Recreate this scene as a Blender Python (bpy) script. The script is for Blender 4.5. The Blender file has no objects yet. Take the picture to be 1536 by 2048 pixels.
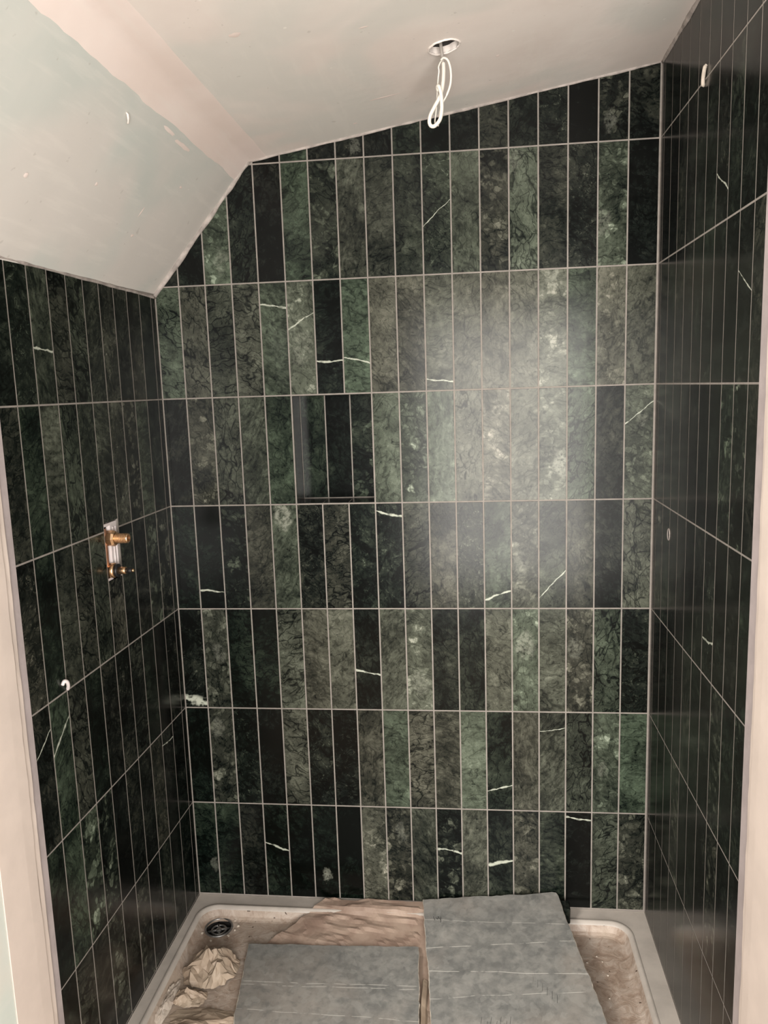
import bpy, bmesh, math, random
from mathutils import Vector, Matrix, noise

# ------------------------------------------------------------------ scene, camera, light
scene = bpy.context.scene
col = scene.collection
random.seed(7)
ZO = 1.65                                   # floor level is z = 0; the grout line at eye level lies at ZO

def camera():
    yaw, pitch, roll = -0.112375, -0.156438, -0.032407
    cy, sy, cp, sp = math.cos(yaw), math.sin(yaw), math.cos(pitch), math.sin(pitch)
    cr, sr = math.cos(roll), math.sin(roll)
    fwd = Vector((sy*cp, cy*cp, sp)); right = Vector((cy, -sy, 0)); up = right.cross(fwd)
    r2 = cr*right + sr*up; u2 = -sr*right + cr*up
    cam = bpy.data.cameras.new('camera'); o = bpy.data.objects.new('camera', cam); col.objects.link(o)
    m = Matrix((r2, u2, -fwd)).transposed().to_4x4()
    m.translation = Vector((0.89668, -2.25429, 0.01373 + ZO))
    o.matrix_world = m
    cam.sensor_fit = 'HORIZONTAL'; cam.sensor_width = 36.0; cam.lens = 1577.81*36/1536
    cam.clip_start = 0.02
    scene.camera = o
camera()

world = bpy.data.worlds.new('room_ambience'); scene.world = world; world.use_nodes = True
bg = world.node_tree.nodes['Background']
bg.inputs['Color'].default_value = (1.0, 0.945, 0.89, 1); bg.inputs['Strength'].default_value = 0.13

def area(name, loc, target, sx, sy, power, color):
    l = bpy.data.lights.new(name, 'AREA'); l.shape = 'RECTANGLE'; l.size = sx; l.size_y = sy
    l.energy = power; l.color = color
    o = bpy.data.objects.new(name, l); col.objects.link(o); o.location = loc
    o.rotation_euler = (Vector(target) - Vector(loc)).to_track_quat('-Z', 'Y').to_euler()
    return o
# light of the room behind the photographer: a tall bright doorway, plus an added unseen fill
area('doorway_light', (1.14, -3.0, 1.22), (0.9, 0, 1.22), 1.10, 1.75, 86, (1.0, 0.955, 0.90))
area('added_fill_light', (-0.70, -2.60, 2.25), (1.0, -0.6, 1.3), 0.7, 0.7, 66, (1.0, 0.94, 0.87))  # added fill from the left, brightens the right jamb and tray

scene.view_settings.view_transform = 'Standard'; scene.view_settings.look = 'None'
scene.view_settings.exposure = 0.48; scene.view_settings.gamma = 1.0
scene.view_settings.use_curve_mapping = False
scene.cycles.use_denoising = True
scene.cycles.max_bounces = 5
scene.cycles.use_adaptive_sampling = True; scene.cycles.adaptive_threshold = 0.04

# ------------------------------------------------------------------ helpers
def obj(name, me, mat=None, parent=None):
    if mat is not None and not me.materials: me.materials.append(mat)
    o = bpy.data.objects.new(name, me); col.objects.link(o)
    if parent is not None: o.parent = parent
    return o
def pyobj(name, verts, faces, mat, parent=None, smooth=False):
    me = bpy.data.meshes.new(name); me.from_pydata([tuple(v) for v in verts], [], faces); me.update()
    if smooth: me.polygons.foreach_set('use_smooth', [True]*len(me.polygons))
    return obj(name, me, mat, parent)
def bmobj(name, bm, mat, parent=None, smooth=False):
    bmesh.ops.recalc_face_normals(bm, faces=bm.faces)
    me = bpy.data.meshes.new(name); bm.to_mesh(me); bm.free()
    if smooth: me.polygons.foreach_set('use_smooth', [True]*len(me.polygons))
    return obj(name, me, mat, parent)
def tag(o, label, cat, group=None, kind=None):
    o['label'] = label; o['category'] = cat
    if group: o['group'] = group
    if kind: o['kind'] = kind
    return o
def thing(name, label, cat, loc=(0, 0, 0), rot=(0, 0, 0), group=None):
    o = bpy.data.objects.new(name, None); col.objects.link(o)
    o.location = loc; o.rotation_euler = rot; o.empty_display_size = 0.05
    return tag(o, label, cat, group)
def box(bm, x0, x1, y0, y1, z0, z1):
    v = [bm.verts.new((x, y, z)) for x in (x0, x1) for y in (y0, y1) for z in (z0, z1)]
    for f in ((0, 1, 3, 2), (4, 6, 7, 5), (0, 4, 5, 1), (2, 3, 7, 6), (0, 2, 6, 4), (1, 5, 7, 3)):
        bm.faces.new([v[i] for i in f])
def bevel(bm, w, seg=2):
    bmesh.ops.bevel(bm, geom=list(bm.edges), offset=w, segments=seg, affect='EDGES', profile=0.6)
def frame_for(d):
    d = d.normalized(); a = Vector((0, 0, 1)) if abs(d.z) < .9 else Vector((1, 0, 0))
    u = d.cross(a).normalized(); return u, d.cross(u).normalized()
def tube(bm, pts, rad, n=10, cap=True):
    pts = [Vector(p) for p in pts]; rings = []
    r = rad if isinstance(rad, (list, tuple)) else [rad]*len(pts)
    t0 = (pts[1]-pts[0]).normalized(); u, w = frame_for(t0)
    for i, p in enumerate(pts):
        t = (pts[min(i+1, len(pts)-1)] - pts[max(i-1, 0)]).normalized()
        u = (u - t*u.dot(t)).normalized(); w = t.cross(u)
        rings.append([bm.verts.new(p + (u*math.cos(2*math.pi*k/n) + w*math.sin(2*math.pi*k/n))*r[i]) for k in range(n)])
    for a, b in zip(rings, rings[1:]):
        for k in range(n): bm.faces.new((a[k], a[(k+1) % n], b[(k+1) % n], b[k]))
    if cap: bm.faces.new(rings[0][::-1]); bm.faces.new(rings[-1])
def lathe(bm, prof, axis_o, axis_d, n=24, sides=None):
    """profile [(along, radius)] turned round an axis; sides = polygon count (6 for a hex nut)"""
    n = sides or n
    d = Vector(axis_d).normalized(); u, w = frame_for(d); o = Vector(axis_o); rings = []
    for a, r in prof:
        rings.append([bm.verts.new(o + d*a + (u*math.cos(2*math.pi*k/n) + w*math.sin(2*math.pi*k/n))*max(r, 1e-5)) for k in range(n)])
    for a, b in zip(rings, rings[1:]):
        for k in range(n): bm.faces.new((a[k], a[(k+1) % n], b[(k+1) % n], b[k]))
    bm.faces.new(rings[0][::-1]); bm.faces.new(rings[-1])
def spline(pts, k=8):
    pts = [Vector(p) for p in pts]; out = []
    for i in range(len(pts)-1):
        p0 = pts[max(i-1, 0)]; p1 = pts[i]; p2 = pts[i+1]; p3 = pts[min(i+2, len(pts)-1)]
        for j in range(k):
            t = j/k
            out.append(0.5*((2*p1) + (p2-p0)*t + (2*p0-5*p1+4*p2-p3)*t*t + (3*p1-p0-3*p2+p3)*t**3))
    out.append(pts[-1]); return out
def fbm(p, s, oct=3):
    return noise.fractal(Vector(p)*s, 1.0, 2.0, oct)

# ------------------------------------------------------------------ materials
class NT:
    def __init__(self, name):
        self.m = bpy.data.materials.new(name); self.m.use_nodes = True
        self.t = self.m.node_tree; self.n = self.t.nodes; self.b = self.n['Principled BSDF']
    def link(self, a, b): self.t.links.new(a, b)
    def put(self, sock, v):
        if hasattr(v, 'links') or hasattr(v, 'is_linked'): self.link(v, sock)
        elif v is not None: sock.default_value = v
    def math(self, op, a, b=None, c=None, clamp=False):
        n = self.n.new('ShaderNodeMath'); n.operation = op; n.use_clamp = clamp
        for i, v in enumerate((a, b, c)):
            if v is not None: self.put(n.inputs[i], v)
        return n.outputs[0]
    def vmath(self, op, a, b=None, scale=None):
        n = self.n.new('ShaderNodeVectorMath'); n.operation = op
        self.put(n.inputs[0], a)
        if b is not None: self.put(n.inputs[1], b)
        if scale is not None: self.put(n.inputs['Scale'], scale)
        return n.outputs['Value'] if op in ('LENGTH', 'DOT_PRODUCT') else n.outputs[0]
    def coord(self, what='Object'): return self.n.new('ShaderNodeTexCoord').outputs[what]
    def noise(self, vec, scale, detail=4, rough=.55, dist=0, out='Fac'):
        n = self.n.new('ShaderNodeTexNoise'); self.link(vec, n.inputs['Vector'])
        n.inputs['Scale'].default_value = scale; n.inputs['Detail'].default_value = detail
        n.inputs['Roughness'].default_value = rough; n.inputs['Distortion'].default_value = dist
        return n.outputs[out]
    def voronoi(self, vec, scale, feature='F1', rnd=1.0):
        n = self.n.new('ShaderNodeTexVoronoi'); n.feature = feature; self.link(vec, n.inputs['Vector'])
        n.inputs['Scale'].default_value = scale; n.inputs['Randomness'].default_value = rnd
        return n
    def step(self, v, lo, hi, a=0.0, b=1.0):
        n = self.n.new('ShaderNodeMapRange'); n.interpolation_type = 'SMOOTHSTEP'; n.clamp = True
        for i, x in enumerate((v, lo, hi, a, b)): self.put(n.inputs[i], x)
        return n.outputs[0]
    def mix(self, f, a, b, mode='MIX'):
        n = self.n.new('ShaderNodeMix'); n.data_type = 'RGBA'; n.blend_type = mode; n.clamp_factor = True
        self.put(n.inputs[0], f); self.put(n.inputs[6], a); self.put(n.inputs[7], b); return n.outputs[2]
    def ramp(self, f, stops):
        n = self.n.new('ShaderNodeValToRGB'); e = n.color_ramp.elements
        while len(e) < len(stops): e.new(0.5)
        for q, (p, c) in zip(e, stops): q.position = p; q.color = (*c, 1)
        self.put(n.inputs[0], f); return n.outputs[0]
    def attr(self, name):
        n = self.n.new('ShaderNodeAttribute'); n.attribute_type = 'OBJECT'; n.attribute_name = name
        return n.outputs['Fac']
    def mapping(self, vec, rot=(0, 0, 0), scale=(1, 1, 1)):
        n = self.n.new('ShaderNodeMapping'); self.link(vec, n.inputs[0])
        n.inputs['Rotation'].default_value = rot; n.inputs['Scale'].default_value = scale; return n.outputs[0]
    def bump(self, h, strength, dist):
        n = self.n.new('ShaderNodeBump'); n.inputs['Strength'].default_value = strength
        n.inputs['Distance'].default_value = dist; self.link(h, n.inputs['Height'])
        self.link(n.outputs[0], self.b.inputs['Normal'])
    def out(self, color=None, rough=None, metal=None, spec=None):
        if color is not None: self.put(self.b.inputs['Base Color'], color)
        if rough is not None: self.put(self.b.inputs['Roughness'], rough)
        if metal is not None: self.b.inputs['Metallic'].default_value = metal
        if spec is not None: self.b.inputs['Specular IOR Level'].default_value = spec
        return self.m

def marble():
    N = NT('green_marble_tile')
    P0 = N.coord('Object')
    rnd = N.n.new('ShaderNodeObjectInfo').outputs['Random']
    off = N.n.new('ShaderNodeCombineXYZ')
    N.link(N.math('MULTIPLY', rnd, 37.1), off.inputs[0]); N.link(N.math('MULTIPLY', rnd, 91.7), off.inputs[1])
    N.link(N.math('MULTIPLY', rnd, 53.3), off.inputs[2])
    P = N.vmath('ADD', P0, off.outputs[0])
    wn = N.vmath('SUBTRACT', N.noise(P, 14, 2, .6, out='Color'), (.5, .5, .5))
    PW = N.vmath('ADD', P, N.vmath('SCALE', wn, scale=0.045))
    PF = N.vmath('ADD', P, N.vmath('SCALE', N.vmath('SUBTRACT', N.noise(P, 60, 1, .6, out='Color'), (.5, .5, .5)), scale=0.012))
    tone, vein, clast = N.attr('tone'), N.attr('vein'), N.attr('clast')
    hue, wisp, streak = N.attr('hue'), N.attr('wisp'), N.attr('streak')
    fine = N.noise(PW, 62, 5, .76); mid = N.noise(PW, 21, 4, .64); big = N.noise(PW, 7, 3, .5)
    grain = N.noise(P, 300, 3, .7)
    # diagonal streaks, direction differs from tile to tile
    rotv = N.n.new('ShaderNodeVectorRotate'); rotv.rotation_type = 'Y_AXIS'
    N.link(PW, rotv.inputs['Vector']); N.link(N.math('MULTIPLY', rnd, 6.28), rotv.inputs['Angle'])
    st = N.noise(N.mapping(rotv.outputs[0], scale=(1, 1, .14)), 90, 4, .65)
    v = N.math('ADD', tone, N.math('MULTIPLY', N.math('SUBTRACT', fine, .5), .62))
    v = N.math('ADD', v, N.math('MULTIPLY', N.math('SUBTRACT', mid, .5), .46))
    v = N.math('ADD', v, N.math('MULTIPLY', N.math('SUBTRACT', big, .5), .74))
    v = N.math('ADD', v, N.math('MULTIPLY', N.math('SUBTRACT', grain, .5), .16))
    v = N.math('ADD', v, N.math('MULTIPLY', N.math('MULTIPLY', N.math('SUBTRACT', st, .5), streak), 1.2))
    # broken light clasts of two sizes
    for sc, hi, k in ((27, .70, 1.0), (60, .62, .8)):
        vo = N.voronoi(PF, sc); ve = N.voronoi(PF, sc, 'DISTANCE_TO_EDGE')
        sep = N.n.new('ShaderNodeSeparateColor'); N.link(vo.outputs['Color'], sep.inputs[0])
        cm = N.math('MULTIPLY', N.step(sep.outputs[0], hi, hi+.05), N.step(ve.outputs['Distance'], .05, .11))
        cm = N.math('MULTIPLY', cm, N.step(mid, .38, .54))
        cm = N.math('MULTIPLY', cm, N.math('MULTIPLY', clast, k))
        v = N.math('ADD', v, N.math('MULTIPLY', cm, N.math('ADD', .10, N.math('MULTIPLY', sep.outputs[1], .28))))
    # little dark inclusions everywhere
    dk = N.math('MULTIPLY', N.step(N.noise(PF, 95, 3, .6), .61, .68), .18)
    v = N.math('SUBTRACT', v, dk)
    # dark branching veins: thin ridges of strongly bent noise, long along one direction
    PV = N.vmath('ADD', N.mapping(rotv.outputs[0], scale=(1, 1, .45)), N.vmath('SCALE', wn, scale=0.02))
    dark = None
    for sc, wd, k, sh in ((12, .034, 1.0, 0.0), (40, .034, .6, 3.1)):
        q = N.noise(N.vmath('ADD', PV, (sh, sh*.7, sh*1.3)), sc, 3, .55, .15)
        e = N.math('ABSOLUTE', N.math('SUBTRACT', q, .5))
        m = N.math('MULTIPLY', N.step(e, 0.0, N.math('MULTIPLY', N.math('ADD', mid, .15), wd), 1, 0), k)
        dark = m if dark is None else N.math('MAXIMUM', dark, m)
    # straight thin cracks in patches
    cr = N.voronoi(N.vmath('ADD', N.mapping(rotv.outputs[0], scale=(1, 1, .38)), N.vmath('SCALE', wn, scale=-0.03)), 44, 'DISTANCE_TO_EDGE').outputs['Distance']
    cr = N.math('MULTIPLY', N.step(cr, 0.0, N.math('ADD', .02, N.math('MULTIPLY', fine, .07)), 1, 0), N.step(N.noise(P, 16, 1), .40, .56))
    dark = N.math('MAXIMUM', dark, N.math('MULTIPLY', cr, .9))
    v = N.math('SUBTRACT', v, N.math('MULTIPLY', dark, N.math('MULTIPLY', vein, .36)))
    # pale wispy hairlines
    q3 = N.noise(N.vmath('ADD', P, N.vmath('SCALE', wn, scale=0.05)), 30, 4, .6, .5)
    h = N.math('MULTIPLY', N.step(N.math('ABSOLUTE', N.math('SUBTRACT', q3, .5)), 0, .014, 1, 0), N.step(fine, .47, .60))
    v = N.math('ADD', v, N.math('MULTIPLY', h, N.math('MULTIPLY', wisp, .42)))
    c = N.ramp(v, [(0.0, (.0012, .0017, .0014)), (.18, (.0055, .0078, .0064)), (.38, (.0255, .0285, .0215)),
                   (.58, (.064, .070, .053)), (.80, (.125, .134, .104)), (1.0, (.28, .285, .235))])
    g = N.mix(N.math('MULTIPLY', hue, 1.0, clamp=True), (1, 1, 1, 1), (.68, 1.06, .86, 1))
    br = N.mix(N.math('MULTIPLY', hue, -1.0, clamp=True), (1, 1, 1, 1), (1.25, .98, 1.00, 1))
    c = N.mix(1.0, N.mix(1.0, c, g, 'MULTIPLY'), br, 'MULTIPLY')
    # one white calcite seam running across the tile
    s = N.n.new('ShaderNodeSeparateXYZ'); N.link(P0, s.inputs[0])
    u = N.math('ADD', N.math('DIVIDE', s.outputs[0], .078), .5)
    zz = N.math('ADD', N.math('DIVIDE', s.outputs[2], .3174), .5)
    la, lb, lw = N.attr('seam_a'), N.attr('seam_b'), N.attr('seam_w')
    ln = N.math('ADD', la, N.math('MULTIPLY', N.math('SUBTRACT', lb, la), u))
    ln = N.math('ADD', ln, N.math('MULTIPLY', N.math('SUBTRACT', N.noise(P, 24, 3), .5), .05))
    dist = N.math('ABSOLUTE', N.math('SUBTRACT', zz, ln))
    lw = N.math('MULTIPLY', lw, N.step(N.noise(P, 38, 2), .3, .7, .35, 1.35))
    lm = N.step(dist, N.math('MULTIPLY', lw, .35), N.math('ADD', lw, .0001), 1, 0)
    lm = N.math('MULTIPLY', lm, N.step(lw, .0002, .0006))
    lm = N.math('MULTIPLY', lm, N.step(N.noise(P, 70, 2), .30, .48, .35, 1))
    c = N.mix(lm, c, (.40, .42, .35, 1))
    # one pale blotch of crushed stone
    cv = N.n.new('ShaderNodeCombineXYZ'); N.link(N.attr('blotch_x'), cv.inputs[0]); N.link(N.attr('blotch_z'), cv.inputs[2])
    br_ = N.attr('blotch_r')
    dv = N.vmath('LENGTH', N.vmath('MULTIPLY', N.vmath('SUBTRACT', P0, cv.outputs[0]), (1, 0, .62)))
    dv = N.math('ADD', dv, N.math('MULTIPLY', N.math('SUBTRACT', mid, .5), .05))
    bm_ = N.math('MULTIPLY', N.step(dv, N.math('MULTIPLY', br_, .55), N.math('ADD', br_, .0002), 1, 0), N.step(fine, .36, .60))
    bm_ = N.math('MULTIPLY', bm_, N.step(br_, .001, .002))
    c = N.mix(N.math('MULTIPLY', bm_, N.attr('blotch_v')), c, (.30, .31, .255, 1))
    return N.out(c, N.math('ADD', .15, N.math('MULTIPLY', fine, .09)), spec=.18)

def plaster(name, a, b, green, rough=.6, speck=True, gscale=2.3, glo=.46, ghi=.60):
    N = NT(name); P = N.coord('Object')
    c = N.mix(N.step(N.noise(P, 3.1, 4, .55), .35, .65), (*a, 1), (*b, 1))
    c = N.mix(N.math('MULTIPLY', N.step(N.noise(P, gscale, 3, .5, .4), glo, ghi), .85), c, (*green, 1))
    tr = N.noise(N.mapping(P, rot=(.3, .2, .6), scale=(1, .12, 1)), 38, 3, .6)
    c = N.mix(N.math('MULTIPLY', N.step(tr, .52, .70), .18), c, (.80, .76, .70, 1))
    if speck:
        c = N.mix(N.math('MULTIPLY', N.step(N.voronoi(P, 9).outputs['Distance'], .02, .04, 1, 0), .7), c, (.85, .82, .76, 1))
        c = N.mix(N.math('MULTIPLY', N.step(N.noise(P, 46, 2, .5), .72, .76), .25), c, (.30, .27, .24, 1))
    N.bump(N.noise(P, 26, 2, .6), .12, .004)
    return N.out(c, rough, spec=.3)
def simple(name, c, rough=.5, metal=0.0, var=.0, scale=20, bump=0, spec=None):
    N = NT(name)
    if var:
        P = N.coord('Object'); f = N.noise(P, scale, 5, .6)
        d = tuple(max(0, x*(1-var)) for x in c); e = tuple(min(1, x*(1+var)) for x in c)
        cc = N.mix(N.step(f, .3, .7), (*d, 1), (*e, 1))
        if bump: N.bump(f, bump, .003)
    else: cc = (*c, 1)
    return N.out(cc, rough, metal, spec)
def basin_dirt():
    N = NT('dusty_tray_basin'); P = N.coord('Object')
    n1 = N.noise(P, 9, 6, .65, .5); n2 = N.noise(P, 30, 5, .65, 1.2); n3 = N.noise(P, 4, 3, .5)
    c = N.ramp(N.math('ADD', N.math('MULTIPLY', n1, .5), N.math('MULTIPLY', n2, .5)),
               [(.30, (.20, .135, .10)), (.43, (.33, .25, .195)), (.54, (.44, .36, .30)), (.66, (.53, .46, .40)), (.78, (.62, .56, .49))])
    c = N.mix(N.step(n3, .52, .66), c, (.41, .33, .265, 1))
    c = N.mix(N.step(N.noise(P, 70, 2, .5), .71, .74), c, (.08, .05, .035, 1))
    N.bump(n2, .5, .006)
    return N.out(c, N.step(n1, .3, .7, .35, .7))
def slab_stone(name, seedv, lines):
    N = NT(name); P0 = N.coord('Object'); P = N.vmath('ADD', P0, (seedv, seedv*2.3, seedv*.7))
    wn = N.vmath('SUBTRACT', N.noise(P, 7, 4, .6, out='Color'), (.5, .5, .5))
    PW = N.vmath('ADD', P, N.vmath('SCALE', wn, scale=.06))
    n1 = N.noise(PW, 14, 8, .62); n2 = N.noise(PW, 45, 5, .6); n3 = N.noise(P, 4, 2, .5)
    c = N.ramp(N.math('ADD', N.math('MULTIPLY', n1, .6), N.math('MULTIPLY', n2, .4)),
               [(.30, (.115, .115, .11)), (.45, (.185, .185, .175)), (.57, (.25, .245, .228)), (.72, (.36, .345, .32))])
    c = N.mix(N.step(n3, .45, .65, 0, .45), c, (.30, .265, .23, 1))
    vo = N.voronoi(PW, 46); sp = N.n.new('ShaderNodeSeparateColor'); N.link(vo.outputs['Color'], sp.inputs[0])
    c = N.mix(N.math('MULTIPLY', N.step(sp.outputs[0], .55, .9), .25), c, (.36, .355, .33, 1))
    c = N.mix(N.math('MULTIPLY', N.step(N.noise(PW, 38, 5, .65), .48, .72), .5), c, (.11, .115, .11, 1))
    # pale score lines running across
    w = N.n.new('ShaderNodeSeparateXYZ'); N.link(P0, w.inputs[0])
    for y0, tilt, wd in lines:
        yy = N.math('ADD', w.outputs[1], N.math('MULTIPLY', w.outputs[0], tilt))
        yy = N.math('ADD', yy, N.math('MULTIPLY', N.math('SUBTRACT', N.noise(P, 9, 2), .5), .012))
        lm = N.step(N.math('ABSOLUTE', N.math('SUBTRACT', yy, y0)), wd*.4, wd, 1, 0)
        lm = N.math('MULTIPLY', lm, N.step(N.noise(P, 28, 3), .40, .52))
        c = N.mix(N.math('MULTIPLY', lm, .75), c, (.62, .60, .55, 1))
    N.bump(n1, .25, .003)
    return N.out(c, .5)
def paper(name, a, b, rough=.6, alpha=1.0):
    N = NT(name); P = N.coord('Object')
    c = N.mix(N.step(N.noise(P, 12, 5, .6), .35, .65), (*a, 1), (*b, 1))
    N.bump(N.noise(P, 60, 4, .6), .2, .002)
    if alpha < 1: N.b.inputs['Alpha'].default_value = alpha
    return N.out(c, rough)

M_marble = marble()
M_grout = simple('beige_grout', (.235, .210, .188), .85, var=.12, scale=40, bump=.15)
M_ceil = plaster('skim_plaster', (.74, .665, .615), (.80, .735, .685), (.66, .645, .60), speck=True)
M_slope = plaster('green_plasterboard', (.60, .595, .555), (.535, .56, .525), (.65, .61, .57), gscale=1.7)
M_tape = plaster('pink_joint_filler', (.78, .67, .62), (.82, .72, .67), (.75, .64, .585), speck=False)
M_caulk = simple('pinkish_edge_filler', (.34, .30, .275), .75, var=.3, scale=30, bump=.3)
M_frame = simple('cream_gloss_paint', (.70, .60, .535), .4, var=.05, scale=9, bump=.06)
M_strip = simple('mauve_grey_board_edge', (.40, .345, .34), .7, var=.10, scale=18, bump=.1)
M_front = plaster('pale_green_room_wall', (.66, .66, .60), (.70, .66, .60), (.60, .66, .61), speck=False)
M_floor = simple('dusty_floorboard', (.30, .23, .17), .7, var=.25, scale=8)
M_tray = simple('grey_acrylic_tray', (.47, .425, .38), .38, var=.10, scale=12)
M_basin = basin_dirt()
M_slabA = slab_stone('grey_slab_underside', 3.1, ((.078, -.03, .0013), (.066, -.03, .0011), (-.03, .02, .0010)))
M_slabB = slab_stone('grey_slab_underside_streaked', 8.7, ((.115, -.02, .0014), (.015, .06, .0014), (-.06, -.03, .0010), (.20, .10, .0010)))
M_edge = simple('pale_broken_stone_edge', (.52, .47, .40), .8, var=.25, scale=60, bump=.3)
M_brown = paper('brown_masking_paper', (.26, .18, .14), (.38, .285, .225), .5)
M_paper = paper('tan_crumpled_paper', (.33, .25, .185), (.42, .335, .255), .6)
M_poly = paper('cloudy_polythene', (.46, .39, .33), (.56, .49, .42), .35)
M_brass = simple('brass', (.70, .46, .27), .36, 1.0, var=.12, scale=60)
M_copper = simple('copper', (.52, .27, .17), .4, .8, var=.2, scale=50)
M_rubber = simple('black_rubber', (.008, .008, .009), .45)
M_white = simple('white_plastic', (.62, .56, .55), .45, var=.08, scale=40)
M_cable = simple('white_cable_sheath', (.68, .64, .575), .4)
M_greycable = simple('grey_cable_sheath', (.33, .30, .27), .5)
M_dark = simple('void_shade', (.012, .010, .009), .9)  # near-black colour standing in for the shade inside holes
M_chrome = simple('dull_chrome', (.32, .32, .32), .35, .9, var=.2, scale=30)
M_crumb = simple('mortar_crumb', (.50, .44, .37), .9, var=.2, scale=80)
M_ink = simple('dark_pencil', (.05, .05, .05), .7)

# ------------------------------------------------------------------ tile grids (measured pitch 78 x 317 mm)
W, H = 0.078, 0.317387
FIRST, LAST, DL, DR = 0.92132, 1.04856, 0.40643, 0.46381
AL, AR = 0.017994, -0.003824
XR = W*(FIRST + 16 + LAST)
GAP = 0.0038
DEPTH = 0.80                                # side walls end at the door opening
CX, CZ = 0.297, 0.644                       # crease of the ceiling, above ZO
SL2 = (0.821 - CZ)/(1.404 - CX)             # shallow slope of the main ceiling
SL1 = (CZ - 0.291)/(CX + 0.008)             # steep slope of the eaves side
def ceil_z(x): return min(CZ + SL1*(x - CX), CZ + SL2*(x - CX))

def clip(poly, a, b, c):                    # keep a*s + b*z <= c
    out = []
    for i, p in enumerate(poly):
        q = poly[(i+1) % len(poly)]
        dp, dq = a*p[0]+b*p[1]-c, a*q[0]+b*q[1]-c
        if dp <= 0: out.append(p)
        if dp*dq < 0:
            t = dp/(dp-dq); out.append((p[0]+(q[0]-p[0])*t, p[1]+(q[1]-p[1])*t))
    return out
def parea(p): return .5*abs(sum(p[i][0]*p[(i+1) % len(p)][1]-p[(i+1) % len(p)][0]*p[i][1] for i in range(len(p))))
def inset(poly, d):
    n = len(poly); out = []
    for i in range(n):
        a, b, c = Vector(poly[i-1]), Vector(poly[i]), Vector(poly[(i+1) % n])
        e1 = (b-a).normalized(); e2 = (c-b).normalized()
        n1 = Vector((-e1.y, e1.x)); n2 = Vector((-e2.y, e2.x))
        m = n1+n2; m = m/max(m.dot(n1), .25); out.append(b + m*d)
    return out
cache = {}
def tile_mesh(poly, thick=.008, ch=.0004):
    """poly: ccw (s,z) round the tile's own centre; front face at y=0, looking to -y"""
    key = tuple((round(a, 4), round(b, 4)) for a, b in poly)
    if key in cache: return cache[key]
    ip = inset(poly, ch); n = len(poly); V = []; F = []
    V += [(p[0], 0, p[1]) for p in ip] + [(p[0], ch, p[1]) for p in poly] + [(p[0], thick, p[1]) for p in poly]
    F.append(tuple(range(n)))
    for k in range(2):
        for i in range(n):
            j = (i+1) % n; a = k*n
            F.append((a+j, a+i, a+n+i, a+n+j))
    me = bpy.data.meshes.new('tile'); me.from_pydata(V, [], F); me.update(); me.materials.append(M_marble)
    cache[key] = me; return me
STY = {'p': {}, 'r': dict(vein=1.0), 'b': dict(clast=1.0), 'g': dict(hue=.55), 'w': dict(wisp=1.0), 's': dict(streak=.55, vein=.3)}
def add_tile(parent, base, theta, poly, code, seam=None, ynudge=0.0, lift=0.0, blotch=None):
    xs = [p[0] for p in poly]; zs = [p[1] for p in poly]
    cs, cz = (min(xs)+max(xs))/2, (min(zs)+max(zs))/2
    me = tile_mesh([(p[0]-cs, p[1]-cz) for p in poly])
    o = obj('tile', me, None, parent)
    c, s = math.cos(theta), math.sin(theta)
    nx, ny = s, -c                                        # outward normal of the wall
    pr = random.uniform(-.0001, .0001)
    o.location = (base[0] + c*cs + nx*(pr - ynudge), base[1] + s*cs + ny*(pr - ynudge), cz + ZO)
    o.rotation_euler = (0, 0, theta)
    a = dict(tone=.05 + lift + .088*int(code[0]) + random.uniform(-.02, .02), vein=.50, clast=.22, hue=random.uniform(-.35, .40), wisp=.22, streak=.15,
             seam_a=0.0, seam_b=0.0, seam_w=0.0, blotch_x=0.0, blotch_z=0.0, blotch_r=0.0, blotch_v=0.0)
    if blotch: a['blotch_x'], a['blotch_z'], a['blotch_r'] = (blotch[0]-.5)*W, (blotch[1]-.5)*H, blotch[2]; a['blotch_v'] = blotch[3] if len(blotch) > 3 else .22
    a.update(STY[code[1]])
    if code[1] == 'b': a['clast'] = 1.25 - .09*int(code[0])
    if seam: a['seam_a'], a['seam_b'], a['seam_w'] = seam
    for k, v in a.items(): o[k] = float(v)
    return o
def slab_boxes(bm, s0, s1, z0, z1, holes, y0, y1, hy):
    """wall backing in wall coordinates with rectangular recesses (hs0,hs1,hz0,hz1) of depth hy"""
    ss = sorted({s0, s1, *[h[0] for h in holes], *[h[1] for h in holes]}); zs = sorted({z0, z1, *[h[2] for h in holes], *[h[3] for h in holes]})
    for a, b in zip(ss, ss[1:]):
        for c, d in zip(zs, zs[1:]):
            inh = any(a >= h[0]-1e-6 and b <= h[1]+1e-6 and c >= h[2]-1e-6 and d <= h[3]+1e-6 for h in holes)
            box(bm, a, b, (hy if inh else y0), y1, c+ZO, d+ZO)
def wall(name, base, theta, s0, s1, holes, hy, label, y1=.12, ztop=.95):
    bm = bmesh.new(); slab_boxes(bm, s0, s1, -ZO, ztop, holes, .0004, y1, hy)
    bmesh.ops.transform(bm, matrix=Matrix.Translation((base[0], base[1], 0)) @ Matrix.Rotation(theta, 4, 'Z'), verts=bm.verts)
    o = bmobj(name, bm, M_grout); return tag(o, label, 'wall', kind='structure')

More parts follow.
